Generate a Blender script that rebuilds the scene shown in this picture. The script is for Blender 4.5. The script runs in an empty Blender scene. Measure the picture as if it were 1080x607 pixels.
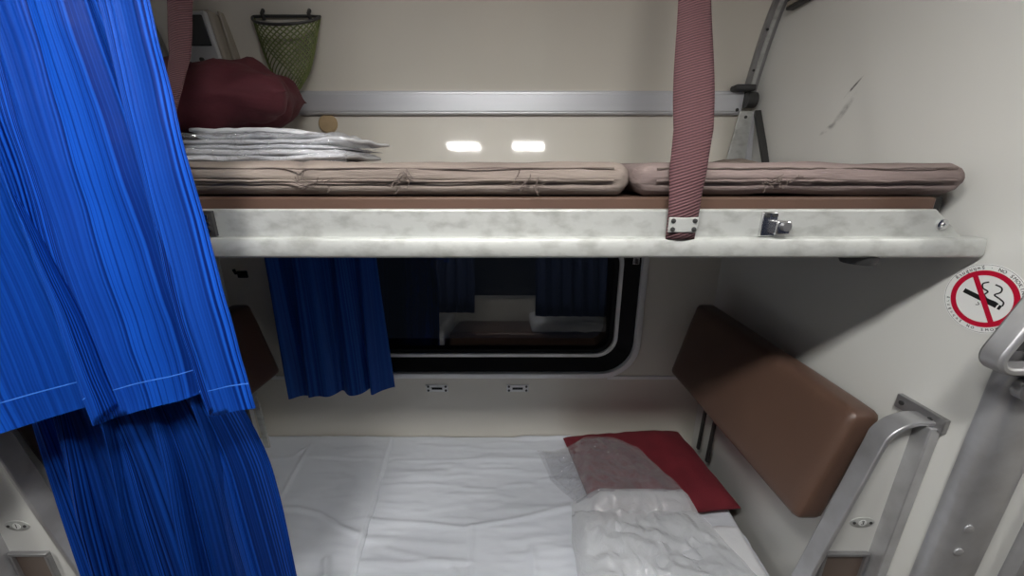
import bpy, bmesh, math, random
from mathutils import Vector, Matrix, noise
random.seed(7)
C = bpy.context.scene.collection
sc = bpy.context.scene
PI = math.pi

# ------------------------------------------------------------------ camera, world, exposure
cam_d = bpy.data.cameras.new('camera')
cam = bpy.data.objects.new('camera', cam_d); C.objects.link(cam)
cam.location = (0, 0, 1.65)
cam.rotation_euler = (math.radians(90 - 16.9), 0, 0)
cam_d.sensor_width = 36; cam_d.lens = 13.5; cam_d.clip_start = .02
sc.camera = cam
w = bpy.data.worlds.new('night'); sc.world = w; w.use_nodes = True
w.node_tree.nodes['Background'].inputs[0].default_value = (.01, .013, .02, 1)
w.node_tree.nodes['Background'].inputs[1].default_value = .3
sc.view_settings.view_transform = 'Standard'
sc.view_settings.look = 'None'
sc.view_settings.gamma = 1
sc.view_settings.exposure = 0.0
LAMP = 145.0

# ------------------------------------------------------------------ materials
def rgb(r, g, b):
    return tuple(((c / 255 / 12.92) if c / 255 <= .04045 else ((c / 255 + .055) / 1.055) ** 2.4) for c in (r, g, b)) + (1,)

def mat(name, col, rough=.5, metal=0, var=0, vscale=8, col2=None, bump=0, bscale=60, coat=0, sheen=0, stretch=(1, 1, 1), spec=None, lo=.35, hi=.68):
    m = bpy.data.materials.new(name); m.use_nodes = True
    nt = m.node_tree; N = nt.nodes; L = nt.links; p = N['Principled BSDF']
    p.inputs['Base Color'].default_value = col; p.inputs['Roughness'].default_value = rough
    p.inputs['Metallic'].default_value = metal
    p.inputs['Coat Weight'].default_value = coat; p.inputs['Sheen Weight'].default_value = sheen
    if spec is not None: p.inputs['Specular IOR Level'].default_value = spec
    tc = N.new('ShaderNodeTexCoord'); mp = N.new('ShaderNodeMapping'); mp.inputs['Scale'].default_value = stretch
    L.new(tc.outputs['Object'], mp.inputs['Vector'])
    if var:
        n = N.new('ShaderNodeTexNoise'); n.inputs['Scale'].default_value = vscale; n.inputs['Detail'].default_value = 5
        L.new(mp.outputs[0], n.inputs['Vector'])
        r = N.new('ShaderNodeMapRange'); r.inputs[1].default_value = lo; r.inputs[2].default_value = hi
        r.inputs[3].default_value = 0; r.inputs[4].default_value = var
        L.new(n.outputs[0], r.inputs[0])
        mx = N.new('ShaderNodeMix'); mx.data_type = 'RGBA'
        mx.inputs[6].default_value = col; mx.inputs[7].default_value = col2 or tuple(c * .45 for c in col[:3]) + (1,)
        L.new(r.outputs[0], mx.inputs[0]); L.new(mx.outputs[2], p.inputs['Base Color'])
    if bump:
        n2 = N.new('ShaderNodeTexNoise'); n2.inputs['Scale'].default_value = bscale; n2.inputs['Detail'].default_value = 4
        L.new(mp.outputs[0], n2.inputs['Vector'])
        b = N.new('ShaderNodeBump'); b.inputs['Strength'].default_value = bump; b.inputs['Distance'].default_value = .004
        L.new(n2.outputs[0], b.inputs['Height']); L.new(b.outputs[0], p.inputs['Normal'])
    return m

def curtain_mat(name, dark, lightc, freq):
    m = bpy.data.materials.new(name); m.use_nodes = True
    nt = m.node_tree; N = nt.nodes; L = nt.links; p = N['Principled BSDF']
    tc = N.new('ShaderNodeTexCoord'); sx = N.new('ShaderNodeSeparateXYZ'); L.new(tc.outputs['UV'], sx.inputs[0])
    def n1(scale, det=2):
        n = N.new('ShaderNodeTexNoise'); n.noise_dimensions = '1D'; n.inputs['Scale'].default_value = scale; n.inputs['Detail'].default_value = det
        L.new(sx.outputs[0], n.inputs['W']); return n
    a = n1(freq, 1); b = n1(freq * .07, 1)
    mu = N.new('ShaderNodeMath'); mu.operation = 'MULTIPLY_ADD'; mu.inputs[1].default_value = .75
    ad = N.new('ShaderNodeMath'); ad.operation = 'MULTIPLY'; ad.inputs[1].default_value = .28
    L.new(b.outputs[0], ad.inputs[0]); L.new(a.outputs[0], mu.inputs[0]); L.new(ad.outputs[0], mu.inputs[2])
    r = N.new('ShaderNodeMapRange'); r.inputs[1].default_value = .42; r.inputs[2].default_value = .60
    L.new(mu.outputs[0], r.inputs[0])
    cl = n1(freq * .045, 2); cm = N.new('ShaderNodeMapRange'); cm.inputs[1].default_value = .42; cm.inputs[2].default_value = .58; cm.inputs[3].default_value = .25
    L.new(cl.outputs[0], cm.inputs[0])
    sm = N.new('ShaderNodeMix'); sm.data_type = 'FLOAT'; sm.inputs[2].default_value = .5
    L.new(cm.outputs[0], sm.inputs[0]); L.new(r.outputs[0], sm.inputs[3])
    mx = N.new('ShaderNodeMix'); mx.data_type = 'RGBA'; mx.inputs[6].default_value = dark; mx.inputs[7].default_value = lightc
    L.new(sm.outputs[0], mx.inputs[0]); L.new(mx.outputs[2], p.inputs['Base Color'])
    p.inputs['Roughness'].default_value = .5; p.inputs['Specular IOR Level'].default_value = .12
    wn = N.new('ShaderNodeTexNoise'); wn.inputs['Scale'].default_value = 22; wn.inputs['Detail'].default_value = 4
    L.new(tc.outputs['Object'], wn.inputs['Vector'])
    s = N.new('ShaderNodeMath'); s.operation = 'MULTIPLY_ADD'; s.inputs[1].default_value = 1.2
    L.new(wn.outputs[0], s.inputs[0]); L.new(mu.outputs[0], s.inputs[2])
    bp = N.new('ShaderNodeBump'); bp.inputs['Strength'].default_value = .35; bp.inputs['Distance'].default_value = .005
    L.new(s.outputs[0], bp.inputs['Height']); L.new(bp.outputs[0], p.inputs['Normal'])
    return m

def strap_mat():
    m = bpy.data.materials.new('webbing'); m.use_nodes = True
    nt = m.node_tree; N = nt.nodes; L = nt.links; p = N['Principled BSDF']
    tc = N.new('ShaderNodeTexCoord'); mp = N.new('ShaderNodeMapping'); mp.inputs['Rotation'].default_value = (0, 0, .35)
    L.new(tc.outputs['UV'], mp.inputs[0])
    wv = N.new('ShaderNodeTexWave'); wv.bands_direction = 'Y'; wv.inputs['Scale'].default_value = 60; wv.inputs['Distortion'].default_value = .6
    L.new(mp.outputs[0], wv.inputs[0])
    mx = N.new('ShaderNodeMix'); mx.data_type = 'RGBA'
    mx.inputs[6].default_value = rgb(54, 27, 32); mx.inputs[7].default_value = rgb(114, 78, 82)
    L.new(wv.outputs[1], mx.inputs[0]); L.new(mx.outputs[2], p.inputs['Base Color'])
    p.inputs['Roughness'].default_value = .75
    b = N.new('ShaderNodeBump'); b.inputs['Strength'].default_value = .6; b.inputs['Distance'].default_value = .002
    L.new(wv.outputs[1], b.inputs['Height']); L.new(b.outputs[0], p.inputs['Normal'])
    return m

def plastic_mat(name, milk, crumple=1.0, edge=.5, film=0):
    m = bpy.data.materials.new(name); m.use_nodes = True
    nt = m.node_tree; N = nt.nodes; L = nt.links
    p = N['Principled BSDF']; out = N['Material Output']
    p.inputs['Base Color'].default_value = (.85, .87, .9, 1); p.inputs['Roughness'].default_value = .1; p.inputs['Specular IOR Level'].default_value = .9
    p.inputs['IOR'].default_value = 1.5
    p.inputs['Metallic'].default_value = film
    tr = N.new('ShaderNodeBsdfTransparent'); tr.inputs[0].default_value = (.96, .96, .97, 1)
    lw = N.new('ShaderNodeLayerWeight'); lw.inputs[0].default_value = .35
    tc = N.new('ShaderNodeTexCoord'); n = N.new('ShaderNodeTexNoise'); n.inputs['Scale'].default_value = 15; n.inputs['Detail'].default_value = 4
    n.inputs['Distortion'].default_value = 2.2
    L.new(tc.outputs['Object'], n.inputs['Vector'])
    b = N.new('ShaderNodeBump'); b.inputs['Strength'].default_value = .9 * crumple; b.inputs['Distance'].default_value = .012
    L.new(n.outputs[0], b.inputs['Height']); L.new(b.outputs[0], p.inputs['Normal']); L.new(b.outputs[0], lw.inputs['Normal'])
    r = N.new('ShaderNodeMapRange'); r.inputs[3].default_value = milk; r.inputs[4].default_value = min(1, milk + edge)
    L.new(lw.outputs['Facing'], r.inputs[0])
    mx = N.new('ShaderNodeMixShader'); L.new(r.outputs[0], mx.inputs[0]); L.new(tr.outputs[0], mx.inputs[1]); L.new(p.outputs[0], mx.inputs[2])
    L.new(mx.outputs[0], out.inputs[0])
    return m

def wall_mat(name, col, scuffs=()):
    m = mat(name, col, rough=.42, var=.06, vscale=2.2, coat=.45)
    nt = m.node_tree; N = nt.nodes; L = nt.links; p = N['Principled BSDF']
    p.inputs['Coat Roughness'].default_value = .06
    if scuffs:
        tc = N.new('ShaderNodeTexCoord'); nz = N.new('ShaderNodeTexNoise'); nz.inputs['Scale'].default_value = 40; nz.inputs['Detail'].default_value = 6
        L.new(tc.outputs['Object'], nz.inputs[0])
        cur = p.inputs['Base Color'].links[0].from_socket
        for (y, z, ang, ln, wd, st) in scuffs:
            mp = N.new('ShaderNodeMapping'); mp.vector_type = 'TEXTURE'
            mp.inputs['Location'].default_value = (.87, y, z); mp.inputs['Rotation'].default_value = (ang, 0, 0); mp.inputs['Scale'].default_value = (1, ln, wd)
            L.new(tc.outputs['Object'], mp.inputs[0])
            le = N.new('ShaderNodeVectorMath'); le.operation = 'LENGTH'; L.new(mp.outputs[0], le.inputs[0])
            mr = N.new('ShaderNodeMapRange'); mr.inputs[1].default_value = .3; mr.inputs[2].default_value = 1; mr.inputs[3].default_value = st; mr.inputs[4].default_value = 0
            L.new(le.outputs['Value'], mr.inputs[0])
            mm = N.new('ShaderNodeMath'); mm.operation = 'MULTIPLY'; L.new(mr.outputs[0], mm.inputs[0])
            nr = N.new('ShaderNodeMapRange'); nr.inputs[1].default_value = .35; nr.inputs[2].default_value = .6; L.new(nz.outputs[0], nr.inputs[0])
            L.new(nr.outputs[0], mm.inputs[1])
            mx = N.new('ShaderNodeMix'); mx.data_type = 'RGBA'; mx.inputs[7].default_value = (.06, .06, .065, 1)
            L.new(mm.outputs[0], mx.inputs[0]); L.new(cur, mx.inputs[6]); cur = mx.outputs[2]
        L.new(cur, p.inputs['Base Color'])
    return m

CREAM = rgb(222, 217, 206)
M = {}
M['wall'] = wall_mat('cream_panel', CREAM)
M['partition'] = wall_mat('cream_partition', rgb(220, 220, 216), scuffs=((1.085, 1.855, -.75, .036, .004, 1), (1.10, 1.80, -.95, .055, .012, .6), (1.14, 1.762, -.5, .032, .008, .6)))
M['ceiling'] = mat('ceiling_paint', rgb(225, 224, 218), .5)
M['floor'] = mat('floor_vinyl', rgb(105, 100, 95), .5, var=.4, vscale=30)
M['alu'] = mat('worn_aluminium', (.58, .59, .57, 1), .5, .35, var=.5, vscale=38, col2=(.26, .26, .24, 1), bump=.1, bscale=90, stretch=(.7, 1, 1.2), lo=.46, hi=.70)
M['frame'] = mat('window_frame_aluminium', (.82, .82, .82, 1), .35, .1)
M['steel'] = mat('scuffed_steel', (.56, .565, .585, 1), .36, .65, var=.6, vscale=10, col2=(.30, .29, .29, 1), bump=.05, bscale=60)
M['alu_dull'] = mat('dull_steel', (.40, .40, .41, 1), .42, .8, var=.5, vscale=12, col2=(.22, .21, .2, 1))
M['chrome'] = mat('bright_steel', (.72, .72, .73, 1), .22, 1)
M['polish'] = mat('brushed_aluminium', (.70, .71, .75, 1), .4, .45, var=.15, vscale=5, stretch=(.2, 1, 4))
M['black'] = mat('black_rubber', (.006, .006, .007, 1), .6, spec=.2)
M['dark'] = mat('dark_metal', (.05, .05, .05, 1), .45, .3)
M['brown'] = mat('brown_vinyl', rgb(96, 73, 62), .34, var=.25, vscale=6, bump=.15, bscale=300, col2=rgb(80, 60, 51))
M['board'] = mat('brown_board', rgb(96, 72, 60), .55, var=.5, vscale=6, stretch=(.4, 1, 3))
M['mauve'] = mat('faded_mauve_cloth', rgb(150, 138, 129), .9, var=.7, vscale=14, col2=rgb(112, 99, 94), bump=.5, bscale=160, stretch=(.25, 1, 2.5))
M['mauve_grey'] = mat('faded_mauve_cloth_darker', rgb(142, 126, 122), .9, var=.7, vscale=14, col2=rgb(106, 92, 90), bump=.5, bscale=160, stretch=(.25, 1, 2.5))
M['thread'] = mat('loose_thread', rgb(104, 92, 86), .9)
M['maroon'] = mat('maroon_cotton', rgb(88, 34, 44), .8, var=.3, vscale=12, bump=1, bscale=16, stretch=(1, 1.5, 3))
M['maroon_flat'] = mat('red_maroon_cotton', rgb(118, 30, 42), .85, var=.35, vscale=14, bump=.35, bscale=240)
M['sheet'] = mat('white_sheet', rgb(214, 218, 226), .8, bump=.5, bscale=11, stretch=(.5, 1.6, 1))
M['linen'] = mat('white_linen', rgb(232, 233, 237), .8, bump=.4, bscale=30)
M['bag'] = plastic_mat('clear_plastic', .09, 1.6, .45, .4)
M['bag_milky'] = plastic_mat('milky_plastic', .42, .6, .4)
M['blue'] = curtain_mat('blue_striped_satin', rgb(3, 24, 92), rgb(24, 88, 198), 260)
M['blue_shaded'] = curtain_mat('blue_striped_satin_shaded', rgb(2, 16, 66), rgb(20, 72, 166), 260)  # upper curtain's satin, with the shade it casts below painted into the colour
M['stitch'] = mat('light_blue_thread', rgb(52, 116, 214), .6)
M['navy'] = mat('navy_cloth', rgb(16, 30, 62), .8)
M['blue_win'] = curtain_mat('blue_plain_curtain', rgb(24, 62, 138), rgb(36, 86, 168), 60)
M['strap'] = strap_mat()
M['net'] = mat('olive_cord', rgb(116, 126, 76), .8, var=.6, vscale=60)
M['white'] = mat('white_print', rgb(235, 236, 234), .35)
M['ink'] = mat('black_print', (.01, .012, .012, 1), .5)
M['red'] = mat('red_print', rgb(190, 16, 52), .4)
M['lampwhite'] = mat('grey_white_plastic', rgb(190, 192, 194), .35)
M['lampgrey'] = mat('beige_plastic', rgb(150, 143, 132), .4)
M['smoke'] = mat('dark_lens', (.03, .032, .035, 1), .12, coat=.5)
M['tan'] = mat('tan_wood_disc', rgb(190, 165, 128), .6, var=.3, vscale=20)
M['label'] = mat('cloth_label', rgb(205, 195, 185), .8)
M['brownpanel'] = mat('bronze_panel', rgb(120, 104, 94), .3, .35, var=.2, vscale=8)

def glass_mat():
    m = bpy.data.materials.new('window_glass'); m.use_nodes = True
    p = m.node_tree.nodes['Principled BSDF']
    p.inputs['Base Color'].default_value = (.55, .58, .6, 1); p.inputs['Roughness'].default_value = .0
    p.inputs['Transmission Weight'].default_value = 1; p.inputs['IOR'].default_value = 1.85
    return m
M['glass'] = glass_mat()
def emit_mat(name, col, s):
    m = bpy.data.materials.new(name); m.use_nodes = True
    p = m.node_tree.nodes['Principled BSDF']
    p.inputs['Base Color'].default_value = (.8, .8, .8, 1)
    p.inputs['Emission Color'].default_value = col; p.inputs['Emission Strength'].default_value = s
    return m
M['lamp'] = emit_mat('lit_diffuser', (1, .985, .95, 1), LAMP)

# ------------------------------------------------------------------ mesh helpers
class MB:
    def __init__(s): s.v = []; s.f = []; s.uv = {}
    def add(s, vs, fs):
        b = len(s.v); s.v += [tuple(p) for p in vs]; s.f += [tuple(i + b for i in f) for f in fs]; return b
    def box(s, x0, x1, y0, y1, z0, z1):
        vs = [(x, y, z) for x in (x0, x1) for y in (y0, y1) for z in (z0, z1)]
        s.add(vs, [(0, 1, 3, 2), (4, 6, 7, 5), (0, 4, 5, 1), (2, 3, 7, 6), (0, 2, 6, 4), (1, 5, 7, 3)]); return s
    def prism(s, poly, axis, a0, a1):
        # poly: 2-D points; axis 0: (y,z), 1: (x,z), 2: (x,y)
        def P(p, a): return (a, p[0], p[1]) if axis == 0 else ((p[0], a, p[1]) if axis == 1 else (p[0], p[1], a))
        n = len(poly); vs = [P(p, a0) for p in poly] + [P(p, a1) for p in poly]
        s.add(vs, [(i, (i + 1) % n, n + (i + 1) % n, n + i) for i in range(n)] + [tuple(range(n)), tuple(range(2 * n - 1, n - 1, -1))]); return s
    def tube(s, pts, r, n=8, cap=True, rect=None, up=(0, 1, 0), closed=False):
        pts = [Vector(p) for p in pts]; m = len(pts); rings = []
        prev = None
        for i, p in enumerate(pts):
            if closed: t = (pts[(i + 1) % m] - pts[i - 1]).normalized()
            else: t = (pts[min(i + 1, m - 1)] - pts[max(i - 1, 0)]).normalized()
            a = Vector(up) - t * t.dot(Vector(up)) if prev is None or rect else prev - t * t.dot(prev)
            if a.length < 1e-4: a = Vector((1, 0, 0)) - t * t.x
            a.normalize(); prev = a; b = t.cross(a)
            rr = r[i] if isinstance(r, (list, tuple)) else r
            if rect:
                ring = [p + a * (rect[0] / 2 * q[0]) + b * (rect[1] / 2 * q[1]) for q in ((-1, -1), (1, -1), (1, 1), (-1, 1))]
            else:
                ring = [p + (a * math.cos(2 * PI * k / n) + b * math.sin(2 * PI * k / n)) * rr for k in range(n)]
            rings.append(ring)
        q = len(rings[0]); b0 = len(s.v)
        for ring in rings: s.v += [tuple(x) for x in ring]
        for i in range(m if closed else m - 1):
            for k in range(q):
                j = (i + 1) % m
                s.f.append((b0 + i * q + k, b0 + i * q + (k + 1) % q, b0 + j * q + (k + 1) % q, b0 + j * q + k))
        if cap and not closed:
            s.f.append(tuple(b0 + k for k in range(q))[::-1]); s.f.append(tuple(b0 + (m - 1) * q + k for k in range(q)))
        return s
    def cyl(s, c, axis, r, h, n=20, r2=None):
        c = Vector(c); d = Vector(axis).normalized()
        return s.tube([c, c + d * h], [r, r2 if r2 is not None else r], n, up=(.3, .9, .2))
    def lathe(s, c, axis, prof, n=20, sx=1):
        # prof: list of (radius, height along axis)
        c = Vector(c); d = Vector(axis).normalized()
        a = Vector((0, 0, 1)) if abs(d.z) < .9 else Vector((1, 0, 0)); a = (a - d * a.dot(d)).normalized(); b = d.cross(a)
        b0 = len(s.v)
        for r, h in prof:
            for k in range(n):
                t = 2 * PI * k / n; s.v.append(tuple(c + d * h + a * (r * math.cos(t)) + b * (r * sx * math.sin(t))))
        for i in range(len(prof) - 1):
            for k in range(n):
                s.f.append((b0 + i * n + k, b0 + i * n + (k + 1) % n, b0 + (i + 1) * n + (k + 1) % n, b0 + (i + 1) * n + k))
        s.f.append(tuple(b0 + k for k in range(n))[::-1]); s.f.append(tuple(b0 + (len(prof) - 1) * n + k for k in range(n)))
        return s
    def grid(s, fn, nu, nv, uvfn=None, wrap=False):
        b0 = len(s.v)
        for j in range(nv + 1):
            for i in range(nu + 1):
                s.v.append(tuple(fn(i / nu, j / nv)))
                if uvfn: s.uv[len(s.v) - 1] = uvfn(i / nu, j / nv)
        for j in range(nv):
            for i in range(nu):
                s.f.append((b0 + j * (nu + 1) + i, b0 + j * (nu + 1) + i + 1, b0 + (j + 1) * (nu + 1) + i + 1, b0 + (j + 1) * (nu + 1) + i))
        return s
    def soft(s, x0, x1, y0, y1, z0, z1, r, nx, ny, nz, disp=None):
        # rounded box made of six grids; disp(p, n) -> offset point
        c = Vector(((x0 + x1) / 2, (y0 + y1) / 2, (z0 + z1) / 2)); h = Vector(((x1 - x0) / 2, (y1 - y0) / 2, (z1 - z0) / 2))
        def warp(t):  # denser near the ends so that the rounding is smooth
            return math.sin(t * PI / 2) * .35 + t * .65
        def pt(q):
            q = Vector(q); p = Vector((q.x * h.x, q.y * h.y, q.z * h.z))
            core = Vector((max(-h.x + r, min(h.x - r, p.x)), max(-h.y + r, min(h.y - r, p.y)), max(-h.z + r, min(h.z - r, p.z))))
            d = p - core; n = d.normalized() if d.length > 1e-9 else Vector((0, 0, 1))
            o = c + core + n * r
            return disp(o, n) if disp else o
        for ax, na, nb in ((0, ny, nz), (1, nx, nz), (2, nx, ny)):
            for sg in (-1, 1):
                def fn(a, b, ax=ax, sg=sg):
                    a = warp(a * 2 - 1); b = warp(b * 2 - 1); q = [0, 0, 0]; q[ax] = sg
                    o = [k for k in range(3) if k != ax]; q[o[0]] = a; q[o[1]] = b
                    return pt(q)
                s.grid(fn, na, nb)
        return s
    def build(s, name, m, parent=None, smooth=True, bevel=0, weld=False, solid=0, origin=None, angle=40, recalc=True):
        me = bpy.data.meshes.new(name)
        off = Vector(parent.matrix_world.translation) if parent else Vector((0, 0, 0))
        pp = parent
        if parent:
            off = Vector((0, 0, 0))
            while pp: off += pp.location; pp = pp.parent
        elif origin: off = Vector(origin)
        me.from_pydata([tuple(Vector(p) - off) for p in s.v], [], s.f)
        if s.uv:
            l = me.uv_layers.new(name='UVMap')
            for lp in me.loops: l.data[lp.index].uv = s.uv.get(lp.vertex_index, (0, 0))
        bm = bmesh.new(); bm.from_mesh(me)
        if weld: bmesh.ops.remove_doubles(bm, verts=bm.verts, dist=1e-5)
        if recalc and not s.uv: bmesh.ops.recalc_face_normals(bm, faces=bm.faces)
        if smooth:
            ca = math.radians(angle)
            for f in bm.faces: f.smooth = True
            for e in bm.edges:
                if len(e.link_faces) == 2 and e.calc_face_angle(0) > ca: e.smooth = False
        bm.to_mesh(me); bm.free()
        o = bpy.data.objects.new(name, me); C.objects.link(o)
        if isinstance(m, list):
            for x in m: me.materials.append(x)
        else: me.materials.append(m)
        if parent: o.parent = parent
        elif origin: o.location = origin
        if solid:
            md = o.modifiers.new('thickness', 'SOLIDIFY'); md.thickness = solid; md.offset = 0
        if bevel:
            md = o.modifiers.new('bevel', 'BEVEL'); md.width = bevel; md.segments = 2; md.limit_method = 'ANGLE'; md.angle_limit = math.radians(40)
        return o

def tag(o, label, cat, group=None):
    o['label'] = label; o['category'] = cat
    if group: o['group'] = group
    return o
def thing(name, loc, label, cat, group=None):
    o = bpy.data.objects.new(name, None); C.objects.link(o); o.location = loc
    return tag(o, label, cat, group)
def each(name, m, parent, mbs): return [q.build(name, m, parent) for q in mbs]
def struct(o): o['kind'] = 'structure'; return o
def stuff(o): o['kind'] = 'stuff'; return o
def fb(p, s=1.0, o=3): return noise.fractal(Vector(p) * s, 1.0, 2.0, o)
def smooth(a, b, x):
    t = max(0, min(1, (x - a) / (b - a))); return t * t * (3 - 2 * t)
def segd(px, py, a, b):
    vx, vy = b[0] - a[0], b[1] - a[1]; t = max(0, min(1, ((px - a[0]) * vx + (py - a[1]) * vy) / (vx * vx + vy * vy)))
    return math.hypot(px - a[0] - t * vx, py - a[1] - t * vy)
def poly_d(px, py, pts): return min(segd(px, py, pts[i], pts[i + 1]) for i in range(len(pts) - 1))

def text_mesh(name, body, size, mtx, m, parent, ext=.0002):
    cu = bpy.data.curves.new(name, 'FONT'); cu.body = body; cu.size = size; cu.align_x = 'CENTER'; cu.align_y = 'CENTER'; cu.extrude = ext
    cu.resolution_u = 3
    t = bpy.data.objects.new('tmp', cu); C.objects.link(t)
    bpy.context.view_layer.update()
    me = bpy.data.meshes.new_from_object(t.evaluated_get(bpy.context.evaluated_depsgraph_get()))
    bpy.data.objects.remove(t)
    me.transform(mtx); me.materials.clear(); me.materials.append(m)
    return me

# ------------------------------------------------------------------ the compartment shell
XL, XR, YB = -1.216, .87, 1.56
PROF_KEYS = [(1.560, 1.50), (1.52, 1.56), (1.488, 1.60), (1.488, 1.62), (1.528, 1.862), (1.522, 1.93)]
CURVE = [(1.522, 1.93), (1.502, 2.0), (1.473, 2.085), (1.43, 2.17), (1.35, 2.26), (1.18, 2.345), (.92, 2.40), (.62, 2.42)]
def spline(P, k):
    out = []
    for i in range(len(P) - 1):
        p0, p1, p2, p3 = [Vector(P[max(0, min(len(P) - 1, j))]) for j in (i - 1, i, i + 1, i + 2)]
        for q in range(k):
            t = q / k; out.append(tuple(.5 * ((2 * p1) + (p2 - p0) * t + (2 * p0 - 5 * p1 + 4 * p2 - p3) * t * t + (3 * p1 - p0 - 3 * p2 + p3) * t ** 3)))
    return out + [P[-1]]
UPPER = spline(CURVE, 4)
PROF = PROF_KEYS[:-1] + UPPER
WX0, WX1, WZ0, WZ1, WR = -.908, .565, .752, 1.465, .165
def rrect(x0, x1, z0, z1, r, n=10):
    pts = []
    for cx, cz, a0 in ((x1 - r, z1 - r, 0), (x0 + r, z1 - r, 90), (x0 + r, z0 + r, 180), (x1 - r, z0 + r, 270)):
        for k in range(n + 1):
            a = math.radians(a0 + 90 * k / n); pts.append((cx + r * math.cos(a), cz + r * math.sin(a)))
    return pts
b = MB()
def rect(x0, x1, z0, z1): b.add([(x0, YB, z0), (x1, YB, z0), (x1, YB, z1), (x0, YB, z1)], [(0, 1, 2, 3)])
rect(XL, XR, 0, WZ0); rect(XL, WX0, WZ0, WZ1); rect(WX1, XR, WZ0, WZ1); rect(XL, XR, WZ1, 1.50)
hole = rrect(WX0, WX1, WZ0, WZ1, WR)
for q, c in enumerate(((WX1, WZ1), (WX0, WZ1), (WX0, WZ0), (WX1, WZ0))):
    arcp = hole[q * 11:q * 11 + 11]
    b.add([(c[0], YB, c[1])] + [(p[0], YB, p[1]) for p in arcp], [(0, i + 1, i) for i in range(1, 11)])
for (p, q) in zip(PROF[:-1], PROF[1:]):
    b.add([(XL, p[0], p[1]), (XR, p[0], p[1]), (XR, q[0], q[1]), (XL, q[0], q[1])], [(0, 1, 2, 3)])
wb = struct(b.build('wall_back', M['wall'], weld=True, angle=8.5, recalc=False))

def end_panel(name, x0, x1, m):
    prof = [(.60, 0), (1.62, 0), (1.62, 1.95)] + [(p[0] + .06, p[1] + .03) for p in UPPER if p[1] > 1.96] + [(.60, 2.45)]
    return struct(MB().prism(prof, 0, x0, x1).build(name, m, smooth=False))
end_panel('wall_right', XR, .962, M['partition'])
end_panel('wall_left', XL - .09, XL, M['partition'])
struct(MB().box(-2.7, 2.5, -1.75, 1.62, -.04, 0).build('floor', M['floor'], smooth=False))
b = MB().box(-2.7, 2.5, -1.75, .62, 2.42, 2.46); struct(b.build('ceiling', M['ceiling'], smooth=False))
struct(MB().box(-2.7, 2.5, -1.80, -1.75, 0, 2.46).build('wall_front', M['wall'], smooth=False))
struct(MB().box(-2.75, -2.7, -1.80, 1.62, 0, 2.46).build('wall_far_left', M['wall'], smooth=False))
struct(MB().box(2.5, 2.55, -1.80, 1.62, 0, 2.46).build('wall_far_right', M['wall'], smooth=False))
struct(MB().box(-2.7, XL - .09, 1.56, 1.62, 0, 2.46).build('wall_neighbour_left', M['wall'], smooth=False))
struct(MB().box(.962, 2.5, 1.56, 1.62, 0, 2.46).build('wall_neighbour_right', M['wall'], smooth=False))
# the aluminium strip at sill height and the curved corner strips
struct(MB().box(WX1 - .13, XR - .001, YB - .006, YB + .001, .742, .758).build('trim_1', M['frame'], smooth=False))
struct(MB().box(XL + .001, WX0 + .13, YB - .006, YB + .001, .742, .758).build('trim_2', M['frame'], smooth=False))
def corner_strip(name, xa, xb):
    b = MB(); pr = [(1.523, 1.915)] + UPPER[:-8]
    inn = [(p[0] - .012, p[1] - .006) for p in pr]
    b.prism(pr + inn[::-1], 0, xa, xb)
    o = struct(b.build(name, M['alu_dull'], angle=50))
    r = MB().prism([(p[0] - .012, p[1] - .006) for p in pr] + [(p[0] - .017, p[1] - .010) for p in pr][::-1], 0, (xa + xb) / 2 - .006, (xa + xb) / 2 + .006).build('raised_rib', M['alu'], o)
    for (y, z, d) in ((1.494, 1.985, 0), (1.452, 2.095, 0)): MB().cyl((xa + .009, y, z), (0, -1, -.4), .004, .004, 10).build('screw', M['dark'], o)
corner_strip('trim_3', XR - .042, XR - .001)
corner_strip('trim_4', XL + .001, XL + .042)

# ------------------------------------------------------------------ window
def ring_sweep(prof, name, m, parent=None):
    b = MB(); loops = []
    for inset, dy in prof:
        loops.append([(x, YB + dy, z) for x, z in rrect(WX0 + inset, WX1 - inset, WZ0 + inset, WZ1 - inset, WR - inset * .75)])
    n = len(loops[0])
    for lp in loops: b.v += lp
    for i in range(len(loops) - 1):
        for k in range(n): b.f.append((i * n + k, i * n + (k + 1) % n, (i + 1) * n + (k + 1) % n, (i + 1) * n + k))
    return b.build(name, m, parent)
win = struct(ring_sweep([(-.004, .0005), (-.002, -.010), (.004, -.013), (.020, -.012), (.025, -.004), (.026, .012)], 'window_1', M['frame']))
ring_sweep([(.024, .004), (.03, -.002), (.045, .004), (.086, .016), (.094, .022)], 'rubber_gasket', M['black'], win)
ring_sweep([(.092, .024), (.094, .012), (.108, .012), (.112, .024)], 'inner_frame', M['frame'], win)
ring_sweep([(.110, .022), (.112, .016), (.128, .020), (.134, .045), (.134, .13)], 'inner_gasket', M['black'], win)
b = MB(); pl = rrect(WX0 + .126, WX1 - .126, WZ0 + .126, WZ1 - .126, .07)
b.prism(pl, 1, -.003, .003)
pane_tilt = math.radians(6.2)
zc = (WZ0 + WZ1) / 2
for i, (x, y, z) in enumerate(b.v):
    b.v[i] = (x, YB + .075 + y + math.tan(pane_tilt) * (z - zc), z)
b.build('pane', M['glass'], win, smooth=False)
b = MB().box(.497, .523, YB - .022, YB - .012, 1.283, 1.318).build('latch_plate', M['chrome'], win, bevel=.002)
MB().box(.504, .516, YB - .032, YB - .022, 1.288, 1.308).build('latch_knob', M['dark'], b, bevel=.002)

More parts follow.
